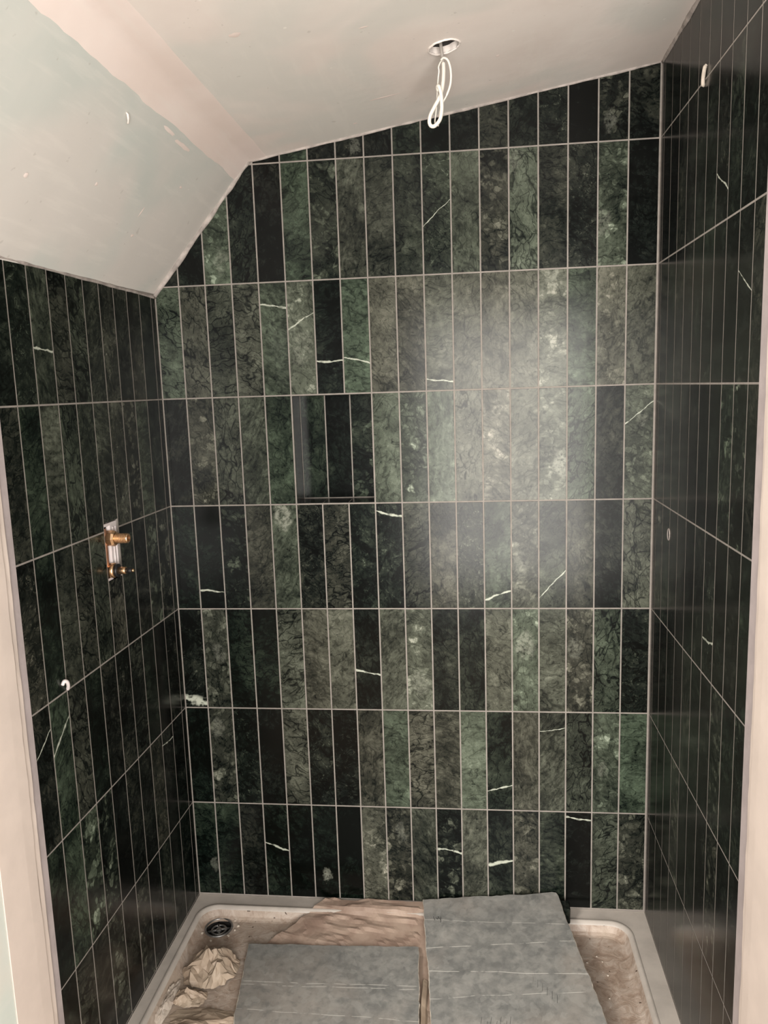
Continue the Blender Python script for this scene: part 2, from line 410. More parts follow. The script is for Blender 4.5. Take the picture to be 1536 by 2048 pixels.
# ------------------------------------------------------------------ back wall
G = [0.0] + [W*(FIRST + i) for i in range(17)] + [XR]
n0, n1 = G[5] + .0022, G[8] - .0022
nz0, nz1 = -H + .0022, -.0022
ND = 0.100                                   # niche depth
wb = wall('wall_back', (0, 0), 0, -.14, XR + .14, [(n0, n1, nz0, nz1)], ND + .0011,
          'back shower wall of stacked upright green marble tiles with a small niche')
BACK = [  # rows from the top, columns from the left: tone digit + pattern letter; upper-middle rows at right are lightened to carry glare
 '.. .. .. 1p 1p 3g 1p 2w 1p 2p 0p 1p 3p 2p 2w 0p 2b 2p',
 '1p 1p 5b 2r 0p 4g 3b 4s 3p 3p 3w 5p 3b 6r 4p 2w 4b 0p',
 '5r 5r 4r 5r 5s 6b 1p 5g 5p 5p 6p 6p 6p 6p 6b 4p 6b 5p',
 '1s 4b 4r 4s 4g .. .. .. 5p 4b 6s 6r 6b 7p 6b 5r 2p 5b',
 '1g 0g 1b 3p 5s 2w 3r 2w 1w 3r 4p 3w 4p 5b 4p 4p 2p 5r',
 '1w 4b 1g 1g 5r 5s 5p 1p 5s 6b 2p 1p 5p 6b 5p 4b 4r 1w',
 '0g 3b 1w 0p 5r 2w 1w 4p 5p 5r 4s 6p 2p 4s 4s 3r 5b 5g',
 '2g 2g 2p 1g 0g 0g 0g 5b 3b 3s 1b 5s 2p 4b 3s 0p 4r 3b']
SEAM = {(2, 4): (.81, .77, .012), (2, 5): (.58, .72, .009), (2, 6): (.30, .29, .012), (2, 7): (.33, .27, .010),
        (4, 1): (.19, .16, .010), (4, 8): (.93, .87, .014), (4, 14): (.10, .36, .010), (4, 12): (.08, .17, .016),
        (5, 7): (.40, .35, .012), (6, 12): (.20, .25, .012), (7, 10): (.58, .54, .020), (7, 12): (.43, .47, .020),
        (7, 15): (.95, .92, .014), (5, 0): (.10, .04, .055), (2, 10): (.10, .08, .008), (1, 10): (.40, .62, .006),
        (0, 8): (.05, .35, .008), (7, 3): (.58, .50, .012), (3, 17): (.66, .86, .012), (6, 14): (.80, .84, .006)}
BLOTCH = {(4, 4): (.45, .88, .030, .6), (3, 14): (.80, .33, .030, .6), (2, 14): (.5, .93, .024, .5), (7, 5): (.55, .24, .018, .55), (5, 13): (.45, .62, .034, .4),
          (6, 16): (.40, .42, .018), (4, 13): (.30, .42, .024), (2, 5): (.5, .42, .034), (1, 13): (.15, .90, .030), (0, 16): (.4, .4, .018),
          (7, 0): (.80, .35, .018), (5, 15): (.30, .62, .028), (6, 1): (.35, .80, .022), (5, 1): (.60, .55, .022), (1, 16): (.1, .35, .030),
          (5, 9): (.5, .28, .032), (3, 17): (.55, .72, .018), (1, 2): (.6, .3, .026), (0, 7): (.7, .5, .018), (7, 8): (.6, .72, .022)}
for r, line in enumerate(BACK):
    z1 = (3 - r)*H; z0 = z1 - H
    for c, code in enumerate(line.split()):
        if r == 3 and 5 <= c <= 7: continue
        if code == '..': continue
        a = G[c] + (GAP/2 if c else .0022); b = G[c+1] - (GAP/2 if c < 17 else .0045)
        poly = [(a, z0+GAP/2), (b, z0+GAP/2), (b, z1-GAP/2), (a, z1-GAP/2)]
        poly = clip(poly, -SL1, 1, CZ - SL1*CX - .004); 
        if poly: poly = clip(poly, -SL2, 1, CZ - SL2*CX - .003)
        if len(poly) < 3 or parea(poly) < 4e-5: continue
        add_tile(wb, (0, 0), 0, poly, code, SEAM.get((r, c)), blotch=BLOTCH.get((r, c)))
# niche lining
for k, code in enumerate(('3g', '0p', '2b')):
    w = (n1-n0)/3; a = n0 + w*k + (.0022 if k == 0 else GAP/2); b = n0 + w*(k+1) - (.0022 if k == 2 else GAP/2)
    add_tile(wb, (0, 0), 0, [(a, nz0+.0035), (b, nz0+.0035), (b, nz1-.0022), (a, nz1-.0022)], code, ynudge=ND)
def niche_side(name, quad, code):            # reveal tiles: thin plates along the recess walls
    v = [Vector(q) for q in quad]; nrm = (v[1]-v[0]).cross(v[3]-v[0]).normalized()
    ctr = sum(v, Vector())/4; vv = [p-ctr for p in v]
    me = bpy.data.meshes.new('tile'); V = [p + nrm*.0012 for p in vv] + [p - nrm*.004 for p in vv]
    me.from_pydata([tuple(p) for p in V], [], [(0, 1, 2, 3)] + [((i+1) % 4, i, i+4, (i+1) % 4+4) for i in range(4)]); me.update()
    me.materials.append(M_marble); o = obj('tile', me, None, wb); o.location = ctr + Vector((0, 0, ZO))
    for k2, v2 in dict(tone=.07+.07*int(code[0]), vein=.2, clast=.2, hue=.1, wisp=.2, streak=.2, seam_a=0., seam_b=0., seam_w=0.).items(): o[k2] = float(v2)
y0, y1 = .0025, ND - .0012
niche_side('tile', [(n0, y0, nz0+.002), (n0, y1, nz0+.002), (n0, y1, nz1-.002), (n0, y0, nz1-.002)], '3p')
niche_side('tile', [(n1, y0, nz0+.002), (n1, y1, nz0+.002), (n1, y1, nz1-.002), (n1, y0, nz1-.002)][::-1], '1p')
for k in range(3):
    w = (n1-n0)/3; a = n0 + w*k + .0018; b = n0 + w*(k+1) - .0018
    niche_side('tile', [(a, y0, nz0), (b, y0, nz0), (b, y1, nz0), (a, y1, nz0)], '1p')
    niche_side('tile', [(a, y0, nz1), (a, y1, nz1), (b, y1, nz1), (b, y0, nz1)], '1p')

# ------------------------------------------------------------------ left wall (with the cut-out for the shower valve)
TL = math.pi/2 - AL
gl = [0.0] + [-W*(DL + j) for j in range(10)] + [-DEPTH]
sv0, sv1, zv0, zv1 = gl[6], gl[5], -.445, -.296          # opening one tile wide round the valve plate
wl = wall('wall_left', (0, 0), TL, -DEPTH, .0, [(sv0+.001, sv1-.0035, zv0, zv1)], .035,
          'left shower wall of dark green marble tiles carrying the brass valve', ztop=.30)
LEFT = ['1p 1p 2p 2p 2w 2s 2r 2r 3s 1w 0p',
        '1p 1s 3s 2b 3w 2s 3p 3r 3s 2g 2p',
        '1p 2b 2b 1p 1p 3r 3r 3r 2p 0g 1w',
        '0p 2w 0p 1p 2r 1w 1p 1g 3r 3g 1p',
        '0p 0p 1p 3p 1p 1p 0p 1b 2b 3g 1g',
        '1p 1p 1p 2p 1w 2b 1p 2b 2p 2r 1p',
        '1p 1p 1p 1p 2w 1p 2p 2r 2p 1p 1p']
SEAML = {(0, 8): (.42, .40, .014), (3, 9): (.62, .82, .014), (3, 10): (.66, .84, .007), (4, 2): (.88, .86, .006)}
for r, line in enumerate(LEFT):
    z1 = (1 - r)*H; z0 = z1 - H
    if z1 < -1.60: continue
    for c, code in enumerate(line.split()):
        b = gl[c] - (GAP/2 if c else .0045); a = gl[c+1] + (GAP/2 if c < 10 else 0)
        lo, hi = z0 + GAP/2, min(z1 - GAP/2, .288)
        if c == 5 and r == 1: lo = zv1
        if c == 5 and r == 2: hi = zv0
        if b - a < .004: continue
        add_tile(wl, (0, 0), TL, [(a, lo), (b, lo), (b, hi), (a, hi)], code, SEAML.get((r, c)), lift=.07 if r < 3 else .03)

# ------------------------------------------------------------------ right wall
TR = -(math.pi/2 - AR)
gr = [0.0] + [W*(DR + j) for j in range(10)] + [DEPTH]
wr = wall('wall_right', (XR, 0), TR, 0, DEPTH, [], .05, 'right shower wall of near black green marble tiles')
RIGHT = ['1p 1p 0p 1p 1p 2p 1p 1p 2p 1p 1p',
         '0p 0p 0p 2p 1p 1p 1p 1w 2p 1p 0p',
         '0p 1p 1p 2s 1w 1p 1p 1p 0p 1p 2p',
         '0p 1p 1p 2p 1p 0p 0p 0p 2b 1b 2p',
         '0p 2b 2p 1p 1p 1p 2p 1w 0p 1p 1g',
         '0p 1p 0p 1p 0p 2s 1p 1p 2b 1p 2w',
         '0p 1p 0p 1p 2b 1p 1p 1w 2b 1p 1p',
         '0p 1p 1p 1p 1p 2w 1p 1p 1s 1p 1p']
SEAMR = {(1, 7): (.32, .18, .008), (2, 9): (.66, .52, .008), (4, 7): (.24, .28, .012), (0, 10): (.30, .10, .012)}
for r, line in enumerate(RIGHT):
    z1 = (3 - r)*H; z0 = z1 - H
    for c, code in enumerate(line.split()):
        a = gr[c] + (GAP/2 if c else .0045); b = gr[c+1] - (GAP/2 if c < 10 else 0)
        hi = min(z1 - GAP/2, .815)
        add_tile(wr, (XR, 0), TR, [(a, z0+GAP/2), (b, z0+GAP/2), (b, hi), (a, hi)], code, SEAMR.get((r, c)), lift=-.03)

# ------------------------------------------------------------------ ceiling: shallow main slope, steep eaves slope, filled joint between
YF = -1.35                                   # ceilings run on past the opening towards the room
HX, HY, HR = 0.852, -0.418, 0.0325           # hole for the lamp
d2 = Vector((1, 0, SL2)).normalized(); n2 = Vector((SL2, 0, -1)).normalized()      # n2 points down
def on_main(x, y, lift=0.0): return Vector((x, y, CZ + SL2*(x-CX) + ZO)) + n2*lift
def on_slope(x, y, lift=0.0): return Vector((x, y, CZ + SL1*(x-CX) + ZO)) + Vector((SL1, 0, -1)).normalized()*lift
bm = bmesh.new()
x0, x1 = CX, XR + .06
outer = []; inner = []; NH = 64
def rect_pt(t):
    c, s = math.cos(t), math.sin(t); k = 1e9
    if c > 1e-9: k = min(k, (x1-HX)/c)
    if c < -1e-9: k = min(k, (x0-HX)/c)
    if s > 1e-9: k = min(k, (.06-HY)/s)
    if s < -1e-9: k = min(k, (YF-HY)/s)
    return HX + c*k, HY + s*k
angs = [2*math.pi*i/NH for i in range(NH)] + [math.atan2(yy-HY, xx-HX) % (2*math.pi) for xx in (x0, x1) for yy in (.06, YF)]
angs.sort()
for t in angs:
    jr = HR*(1 + .03*math.sin(5*t) + .02*math.sin(11*t+1))
    outer.append(bm.verts.new(on_main(*rect_pt(t)))); inner.append(bm.verts.new(on_main(HX + jr*math.cos(t), HY + jr*math.sin(t))))
up = [bm.verts.new(v.co - n2*.014) for v in inner]
for i in range(len(angs)):
    j = (i+1) % len(angs)
    bm.faces.new((outer[i], outer[j], inner[j], inner[i])); bm.faces.new((inner[i], inner[j], up[j], up[i]))
ce = tag(bmobj('ceiling', bm, M_ceil), 'pale skimmed ceiling rising to the right with a round cable hole', 'ceiling', kind='structure')
bm = bmesh.new()
lathe(bm, [(0, HR*1.25), (.05, HR*1.25)], on_main(HX, HY, -.0141), -n2, 24)
bmobj('hole_shade_cap', bm, M_dark, ce)  # black cap painted as the shade above the hole
bm = bmesh.new(); ringp = []
for k in range(73):
    t = 2*math.pi*k/72; rr = HR*(1.03 + .05*fbm((math.cos(t), math.sin(t), 3), 3))
    ringp.append(on_main(HX + rr*math.cos(t), HY + rr*math.sin(t), .0005))
tube(bm, ringp, [.0022 + .0010*abs(fbm(q, 60)) for q in ringp], 6)
bmobj('hole_rim', bm, M_ceil, ce, True)
# steep slope as a fine grid so that its lower edge can be slightly wavy
V = []; F = []; NX, NY = 10, 40
for i in range(NX+1):
    for j in range(NY+1):
        x = -.02 + (CX+.02)*i/NX; y = .06 + (YF-.06)*j/NY
        V.append(on_slope(x, y, .0012*fbm((x, y, 1), 5)*(1 if 0 < i < NX else 0)))
for i in range(NX):
    for j in range(NY): a = i*(NY+1)+j; F.append((a, a+1, a+NY+2, a+NY+1))
cs = tag(pyobj('ceiling_slope', V, F, M_slope, smooth=True), 'steep grey green plasterboard slope above the left wall', 'ceiling', kind='structure')
# joint filler band draped over the crease
V = []; F = []; NY = 60
for j in range(NY+1):
    y = -.002 + (YF+.01)*j/NY
    le = .255 + .006*fbm((y, 0, 4), 4) + .003*fbm((y, 2, 1), 14); re = .351 + .003*fbm((y, 7, 4), 5)
    V += [on_slope(le, y, -.0003), on_slope(le+.006, y, .0016), on_slope(CX-.010, y, .0022), Vector((CX, y, CZ+ZO-.0035)),
          on_main(CX+.012, y, .0022), on_main(re-.006, y, .0016), on_main(re, y, -.0003)]
for j in range(NY):
    for k in range(6): a = j*7+k; F.append((a, a+1, a+8, a+7))
pyobj('joint_tape', V, F, M_tape, ce, True)
# filler along the wall joints
def bead(pts, rad, seed, parent, mat=M_caulk):
    pp = []
    for a, b in zip(pts, pts[1:]):
        a, b = Vector(a), Vector(b); n = max(2, int((b-a).length/.012))
        pp += [a.lerp(b, i/n) for i in range(n)]
    pp.append(Vector(pts[-1]))
    pp = [p + Vector((fbm((p.x, p.y, p.z+seed), 9), 0, fbm((p.x+4, p.y, p.z+seed), 9)))*.0012 for p in pp]
    bm = bmesh.new(); tube(bm, pp, [rad*(1 + .45*fbm(p, 16)) for p in pp], 6); return bmobj('edge_filler', bm, mat, parent, True)
bead([(-.004, .000, .291+ZO), (CX, .000, CZ+ZO-.001)], .0080, 1, cs)
bead([(CX, .001, CZ+ZO-.001), (XR, .001, ceil_z(XR)+ZO)], .0048, 5, ce)
bead([(-.001, -.003, .290+ZO), (-.0142, -.80, .2915+ZO)], .0042, 9, cs)
bead([(XR+.002, -.003, .819+ZO), (XR-.001, -.80, .819+ZO)], .0075, 3, ce)
# drip of filler left hanging on the slope, and smears
bm = bmesh.new()
tube(bm, spline([on_slope(.2295, -.655, .000), on_slope(.229, -.652, .003), on_slope(.224, -.646, .007), on_slope(.220, -.640, .007)], 4), [.0018]*4+[.0026]*4+[.0018]*4+[.0012], 8)
bmobj('filler_drip', bm, M_tape, cs, True)
def smear(parent, ctr, du, dv, lu, lv, th, seed):
    n = 16; vs = [ctr - du.cross(dv).normalized()*0]; nn = du.cross(dv).normalized()
    V = [ctr + nn*th]; 
    for k in range(n):
        t = 2*math.pi*k/n; q = 1 + .4*fbm((math.cos(t), math.sin(t), seed), 1.7)
        V.append(ctr + du*math.cos(t)*lu*q + dv*math.sin(t)*lv*q)
    return pyobj('filler_smear', V, [(0, 1+k, 1+(k+1) % n) for k in range(n)], M_tape, parent, True)
sdu = Vector((1, 0, SL1)).normalized(); sdv = Vector((0, 1, 0))
for (x, y, lu, lv, sd) in ((.247, -.47, .004, .035, 1), (.243, -.38, .005, .05, 2), (.19, -.26, .003, .007, 3), (.085, -.33, .004, .006, 4),
                           (.13, -.60, .004, .005, 5), (.125, -.36, .014, .003, 6), (.10, -.82, .005, .006, 7)):
    smear(cs, on_slope(x, y, .0006), sdv, sdu, lv, lu, .0010, sd)
mdu = Vector((1, 0, SL2)).normalized()
for (x, y, lu, lv, sd) in ((.70, -.22, .035, .004, 11), (.61, -.09, .006, .004, 12), (.97, -.30, .004, .006, 13), (.47, -.70, .012, .008, 14), (.70, -.60, .010, .003, 15)):
    smear(ce, on_main(x, y, .0005), sdv, mdu, lv, lu, .0008, sd)

# ------------------------------------------------------------------ door opening: board edge strip, painted lining, room wall
def jamb(side, trim_a, trim_b, lab_a, lab_b):
    xs = -.0144 if side < 0 else XR - .0031
    s = 1 if side < 0 else -1                # direction into the shower
    bm = bmesh.new(); a, b = sorted((xs - s*.03, xs + s*.0015)); yb = -.826 if side < 0 else -.842
    box(bm, a, b, yb, -.7995, 0, 2.62); 
    tag(bmobj(trim_a, bm, M_strip), lab_a, 'trim', kind='structure')
    # painted lining with a small step and an uneven, lumpy inner edge
    V = []; F = []; N = 90; ye = -.970 if side < 0 else -1.010
    prof = [(-.03, yb), (.0035, yb), (.0060, yb-.004), (.0062, yb-.020), (.0105, yb-.026), (.0112, yb-.060), (.0112, ye), (-.03, ye)]
    for j in range(N+1):
        z = 2.62*j/N
        for i, (dx, y) in enumerate(prof):
            w = .0016*fbm((z, i*3.1, side), 5) + .0010*fbm((z, i*1.7, side+4), 22) if 0 < i < 5 else 0
            V.append((xs + s*(dx + w*.6), y + w, z))
    P = len(prof)
    for j in range(N):
        for i in range(P-1): a = j*P+i; F.append((a, a+1, a+P+1, a+P))
    F.append(tuple(range(P))[::-1]); F.append(tuple(range(N*P, N*P+P)))
    bm = bmesh.new(); me = bpy.data.meshes.new('t'); me.from_pydata([tuple(v) for v in V], [], F); bm.from_mesh(me)
    tag(bmobj(trim_b, bm, M_frame), lab_b, 'trim', kind='structure')
jamb(-1, 'trim_1', 'trim_2', 'mauve grey board edge ending the left tiles', 'cream painted lining of the opening on the left')
jamb(1, 'trim_3', 'trim_4', 'mauve grey board edge ending the right tiles', 'cream painted lining of the opening on the right')
bm = bmesh.new(); box(bm, -1.1, -.0050, -1.15, -.971, 0, 2.62)
tag(bmobj('wall_front_left', bm, M_front), 'pale green room wall left of the shower opening', 'wall', kind='structure')
bm = bmesh.new(); box(bm, XR - .012, 2.5, -1.15, -1.011, 0, 2.62)
tag(bmobj('wall_front_right', bm, M_front), 'pale green room wall right of the shower opening', 'wall', kind='structure')
bm = bmesh.new(); box(bm, -1.1, 2.5, -3.4, .12, -.05, 0)
tag(bmobj('floor', bm, M_floor), 'dusty floor under and in front of the tray', 'floor', kind='structure')

# ------------------------------------------------------------------ shower tray
TZ = -1.590 + ZO                             # rim level
def rrect(x0, x1, y0, y1, r, n=8):
    P = []
    for cx, cy, t0 in ((x1-r, y1-r, 0), (x0+r, y1-r, 90), (x0+r, y0+r, 180), (x1-r, y0+r, 270)):
        for k in range(n+1):
            t = math.radians(t0 + 90*k/n); P.append((cx + r*math.cos(t), cy + r*math.sin(t)))
    return P
IX0, IX1, IY0, IY1, IR = .022, 1.350, -.755, -.047, .062
tray = thing('shower_tray', 'grey acrylic shower tray with rounded basin, dusty with mortar', 'shower tray', (.7, -.4, 0))
def tl(v): return Vector(v) - Vector((.7, -.4, 0))
bm = bmesh.new()
oc = [(.0008, -.0008), (-.0136, -.797), (XR-.0038, -.797), (XR-.0008, -.0008)]
ov = [bm.verts.new(tl((x, y, TZ))) for x, y in oc]
iv = [bm.verts.new(tl((x, y, TZ))) for x, y in rrect(IX0, IX1, IY0, IY1, IR)]
ed = [bm.edges.new((ov[i], ov[(i+1) % 4])) for i in range(4)] + [bm.edges.new((iv[i], iv[(i+1) % len(iv)])) for i in range(len(iv))]
bmesh.ops.triangle_fill(bm, edges=ed, use_beauty=True)
lo = [bm.verts.new(tl((x, y, 0))) for x, y in oc]
for i in range(4): bm.faces.new((ov[i], ov[(i+1) % 4], lo[(i+1) % 4], lo[i]))
bmobj('rim', bm, M_tray, tray)
FZ = TZ - .030                               # basin floor
DX, DY, DRR = .100, -.118, .046
bm = bmesh.new(); rings = []
for d, z in ((0, 0), (.004, .0035), (.011, .0030), (.017, -.006), (.026, -.022), (.040, -.0285), (.055, -.030)):
    rings.append([bm.verts.new(tl((x, y, TZ+z))) for x, y in rrect(IX0+d, IX1-d, IY0+d, IY1-d, max(IR-d*.6, .02))])
for a, b in zip(rings[:3], rings[1:4]):
    for k in range(len(a)): bm.faces.new((a[k], a[(k+1) % len(a)], b[(k+1) % len(a)], b[k]))
bmobj('basin_lip', bm, M_tray, tray, True)
bm = bmesh.new(); rings = []
for d, z in ((.017, -.006), (.026, -.022), (.034, -.0280), (.040, -.030)):
    rings.append([bm.verts.new(tl((x, y, TZ+z))) for x, y in rrect(IX0+d, IX1-d, IY0+d, IY1-d, max(IR-d*.6, .02))])
for a, b in zip(rings, rings[1:]):
    for k in range(len(a)): bm.faces.new((a[k], a[(k+1) % len(a)], b[(k+1) % len(a)], b[k]))
hv = [bm.verts.new(tl((DX + .041*math.cos(2*math.pi*k/32), DY + .041*math.sin(2*math.pi*k/32), FZ))) for k in range(32)]
L = rings[-1]
ed = [bm.edges.get((L[k], L[(k+1) % len(L)])) for k in range(len(L))] + [bm.edges.new((hv[k], hv[(k+1) % 32])) for k in range(32)]
bmesh.ops.triangle_fill(bm, edges=ed, use_beauty=True)
bmobj('basin', bm, M_basin, tray)
bm = bmesh.new(); lathe(bm, [(-.028, .040), (-.027, .0405), (0, .0415), (.0005, .0415)], tl((DX, DY, FZ)), (0, 0, 1), 32)
for f in [f for f in bm.faces if len(f.verts) == 32 and f.calc_center_median().z > FZ - .004]: bm.faces.remove(f)
bmobj('drain_cup', bm, M_dark, tray)
bm = bmesh.new(); tube(bm, [tl((DX + .041*math.cos(2*math.pi*k/36), DY + .041*math.sin(2*math.pi*k/36), FZ+.001)) for k in range(37)], .0034, 8)
bmobj('drain_ring', bm, M_chrome, tray, True)
bm = bmesh.new()
for a in (20, 110):
    t = math.radians(a); c, s = math.cos(t), math.sin(t)
    tube(bm, [tl((DX - .037*c, DY - .037*s, FZ-.008)), tl((DX, DY, FZ-.006)), tl((DX + .037*c, DY + .037*s, FZ-.008))], .004, 6)
tube(bm, [tl((DX + .022*math.cos(2*math.pi*k/24), DY + .022*math.sin(2*math.pi*k/24), FZ-.007)) for k in range(25)], .0035, 6)
lathe(bm, [(-.008, .009), (.002, .009), (.004, .006)], tl((DX, DY, FZ-.006)), (0, 0, 1), 12)
bmobj('drain_grate', bm, M_chrome, tray, True)

# ------------------------------------------------------------------ marble slabs in the tray
def slab(name, corners, th, mat, label, group, seed, jag=.0035):
    """corners: top face, ordered rear-left, rear-right, front-right, front-left; broken uneven edges"""
    c = [Vector(p) for p in corners]; ctr = sum(c, Vector())/4; ctr.z = min(p.z for p in c) - th
    nrm = (c[1]-c[0]).cross(c[3]-c[0]).normalized(); nrm = nrm if nrm.z > 0 else -nrm
    t = thing(name, label, 'stone slab', tuple(ctr), group=group)
    top = []
    for i in range(4):
        a, b = c[i], c[(i+1) % 4]; n = max(6, int((b-a).length/.012)); d = (b-a).normalized(); o = d.cross(nrm)
        for k in range(n):
            p = a.lerp(b, k/n); w = 0 if k == 0 else jag*(fbm((p.x, p.y, seed), 12) + .6*fbm((p.x, p.y, seed+5), 55))
            top.append(p + o*w)
    n = len(top); bot = [p - nrm*(th*(1+.05*fbm(p, 30))) + (ctr-p).normalized()*.001 for p in top]
    rim = [p - nrm*.0022 for p in top]; tin = [p + ((sum(c, Vector())/4)-p).normalized()*(.0022+.0016*fbm(p, 70)) for p in top]
    pyobj('face', [p-ctr for p in tin] + [p-ctr for p in bot], [tuple(range(n))[::-1], tuple(range(n, 2*n))], mat, t)
    F = []
    for k in range(n):
        j = (k+1) % n; F += [(k, j, n+j, n+k), (n+k, n+j, 2*n+j, 2*n+k)]
    pyobj('broken_edge', [p-ctr for p in tin] + [p-ctr for p in rim] + [p-ctr for p in bot], F, M_edge, t)
    return t, ctr, nrm
sa, ca, na = slab('stone_slab', [(.220, -.205, -1.600+ZO), (.724, -.184, -1.600+ZO), (.757, -.640, -1.600+ZO), (.285, -.670, -1.600+ZO)],
      .012, M_slabA, 'grey marble slab lying flat in the tray beside the crumpled paper', 'loose marble slabs in the tray', 1)
sb, cb, nb = slab('stone_slab', [(.726, -.012, -1.569+ZO), (1.136, -.009, -1.530+ZO), (1.240, -.640, -1.572+ZO), (.792, -.640, -1.607+ZO)],
      .012, M_slabB, 'larger grey marble slab propped against the back tiles at the tray rim', 'loose marble slabs in the tray', 8)
# pencil ticks and scratches on the propped slab
def slab_pt(u, v):
    a, b, c, d = [Vector(p) for p in ((.726, -.012, -1.569+ZO), (1.136, -.009, -1.530+ZO), (1.240, -.640, -1.572+ZO), (.792, -.640, -1.607+ZO))]
    return a.lerp(b, u).lerp(d.lerp(c, u), v) + nb*.0004
bm = bmesh.new()
def stroke(p, q, r=.0006): tube(bm, [slab_pt(*p) - cb, slab_pt((p[0]+q[0])/2, (p[1]+q[1])/2+.002) - cb, slab_pt(*q) - cb], r, 4)
for p, q in (((.070, .125), (.078, .150)), ((.085, .13), (.098, .145)), ((.098, .145), (.104, .125)), ((.104, .125), (.120, .15)), ((.120, .15), (.122, .13)), ((.122, .13), (.118, .165))):
    stroke(p, q, .0008)
for k in range(9): stroke((.40+.035*k, .40+.03*(k % 3)), (.385+.035*k, .46+.03*(k % 3)), .0004)
for k in range(6): stroke((.66+.022*k, .50+.02*k), (.645+.022*k, .54+.02*k), .0005)
for k in range(7): stroke((.30+.028*k, .70+.02*(k % 2)), (.27+.028*k, .77+.02*(k % 2)), .0005)
bmobj('pencil_mark', bm, M_ink, sb)
bm = bmesh.new(); box(bm, -.03, .03, -.022, .022, 0, .049); bevel(bm, .003, 1)
for v in bm.verts: v.co += Vector((fbm(v.co, 40), fbm(v.co+Vector((3, 0, 0)), 40), 0))*.002
o = tag(bmobj('tile_offcut', bm, M_marble), 'small dark marble offcut wedged under the propped slab on the rim', 'tile offcut')
o.location = (1.142, -.052, TZ); o['tone'] = .2

# ------------------------------------------------------------------ paper and polythene in the tray
def sheet(name, corner, nx, ny, zf, mat, label, cat, group=None, thick=.0006):
    """corner: four ground corners (x,y); zf(u,v,x,y) gives height; real thickness by solidify"""
    a, b, c, d = [Vector((*p, 0)) for p in corner]; V = []; F = []
    ctr = (a+b+c+d)/4
    for i in range(nx+1):
        for j in range(ny+1):
            u, v = i/nx, j/ny; p = a.lerp(b, u).lerp(d.lerp(c, u), v)
            w = Vector((fbm((p.x, p.y, 2), 9), fbm((p.x, p.y, 6), 9), 0))*.006
            p = p + w; p.z = zf(u, v, p.x, p.y); V.append(p - Vector((ctr.x, ctr.y, TZ-.03)))
    for i in range(nx):
        for j in range(ny): q = i*(ny+1)+j; F.append((q, q+ny+1, q+ny+2, q+1))
    o = pyobj(name, V, F, mat); o.location = (ctr.x, ctr.y, TZ-.03)
    m = o.modifiers.new('thickness', 'SOLIDIFY'); m.thickness = thick; m.offset = 1
    return tag(o, label, cat, group)
def ridge(x, y, s, sd): return 1 - min(1, abs(noise.noise(Vector((x*s+sd, y*s, sd*1.7))))*2.2)
def basin_z(x, y):                           # height of the tray surface
    d = min(x-IX0, IX1-x, y-IY0, IY1-y)
    return TZ if d < 0 else TZ - .030*min(1, d/.040)
sheet('masking_paper', ((.425, -.010), (.90, -.010), (.95, -.45), (.215, -.245)), 44, 30,
      lambda u, v, x, y: min(max(basin_z(x, y) + (.0065 if y > -.078 else 0), TZ-.030+.026*max(0, 1-(-y-.05)/.15)) + .0018 + .010*max(0, ridge(x*.5, y*1.6, 16, 3)-.45)*(1 if x < .715 else 0), 
                             -1.6145+ZO if y < -.175 and x > .19 else 9, -1.594+ZO if x > .70 and y < -.08 else 9),
      M_brown, 'brown masking paper spread over the rim behind both slabs', 'paper')
def crumple(name, ctr, rx, ry, hz, mat, label, seed, n=15, group=None):
    V = []; F = []; rnd = random.Random(seed)
    for i in range(n+1):
        for j in range(n+1):
            u, v = i/n*2-1, j/n*2-1; r = max(abs(u), abs(v))
            x = rx*u*(1-.25*v*v) + .22*rx*fbm((u, v, seed), 1.6); y = ry*v*(1-.25*u*u) + .22*ry*fbm((u, v, seed+7), 1.6)
            h = (1-r**1.6)*(.25+.55*ridge(u, v, 1.1, seed)+.25*ridge(u, v, 2.6, seed+2)) + .16*abs(fbm((u, v, seed+3), 2.2)) + .04
            V.append((x + rnd.uniform(-1, 1)*rx*.035, y + rnd.uniform(-1, 1)*ry*.035, max(.0012, h*hz)))
    for i in range(n):
        for j in range(n):
            q = i*(n+1)+j; a, b, c, d = q, q+n+1, q+n+2, q+1
            F += [(a, b, c), (a, c, d)] if (i*7+j*3+seed) % 2 else [(a, b, d), (b, c, d)]
    o = pyobj(name, V, F, mat); o.location = ctr
    m = o.modifiers.new('thickness', 'SOLIDIFY'); m.thickness = .0007; m.offset = 1
    return tag(o, label, 'paper', group)
crumple('crumpled_paper', (.140, -.300, FZ), .076, .072, .070, M_paper, 'tan crumpled paper wad peaked beside the left marble slab', 4)
crumple('crumpled_paper', (.110, -.405, FZ), .048, .030, .030, M_paper, 'small tan paper scrap crumpled in front of the peaked wad', 9)
crumple('crumpled_paper', (.185, -.500, FZ), .110, .060, .026, M_paper, 'flatter tan crumpled paper tucked under the left slab corner', 15)
o = crumple('polythene_scrap', (.056, -.425, FZ), .016, .075, .034, M_poly, 'cloudy polythene scrap against the left side of the basin', 21); o['category'] = 'polythene'
# cream paper strip standing between the slabs
V = []; F = []
for j in range(25):
    y = -.30 - .34*j/24; x = .738 + .06*(-.30-y)*.35 + .003*fbm((y, 1, 1), 14); hgt = .010 + .014*(.5+.5*fbm((y, 4, 2), 8))*min(1, j/5)
    V += [(x, y, FZ+.001), (x+.005, y, FZ+hgt), (x+.016, y, FZ+hgt*.55), (x+.021, y, FZ+.001)]
for j in range(24):
    for k in range(3): a = j*4+k; F.append((a, a+1, a+5, a+4))
    F.append((j*4+3, j*4, j*4+4, j*4+7))
F += [(3, 2, 1, 0), (96, 97, 98, 99)]
tag(pyobj('paper_strip', V, F, M_paper), 'narrow cream paper fold in the gap between the two slabs', 'paper')

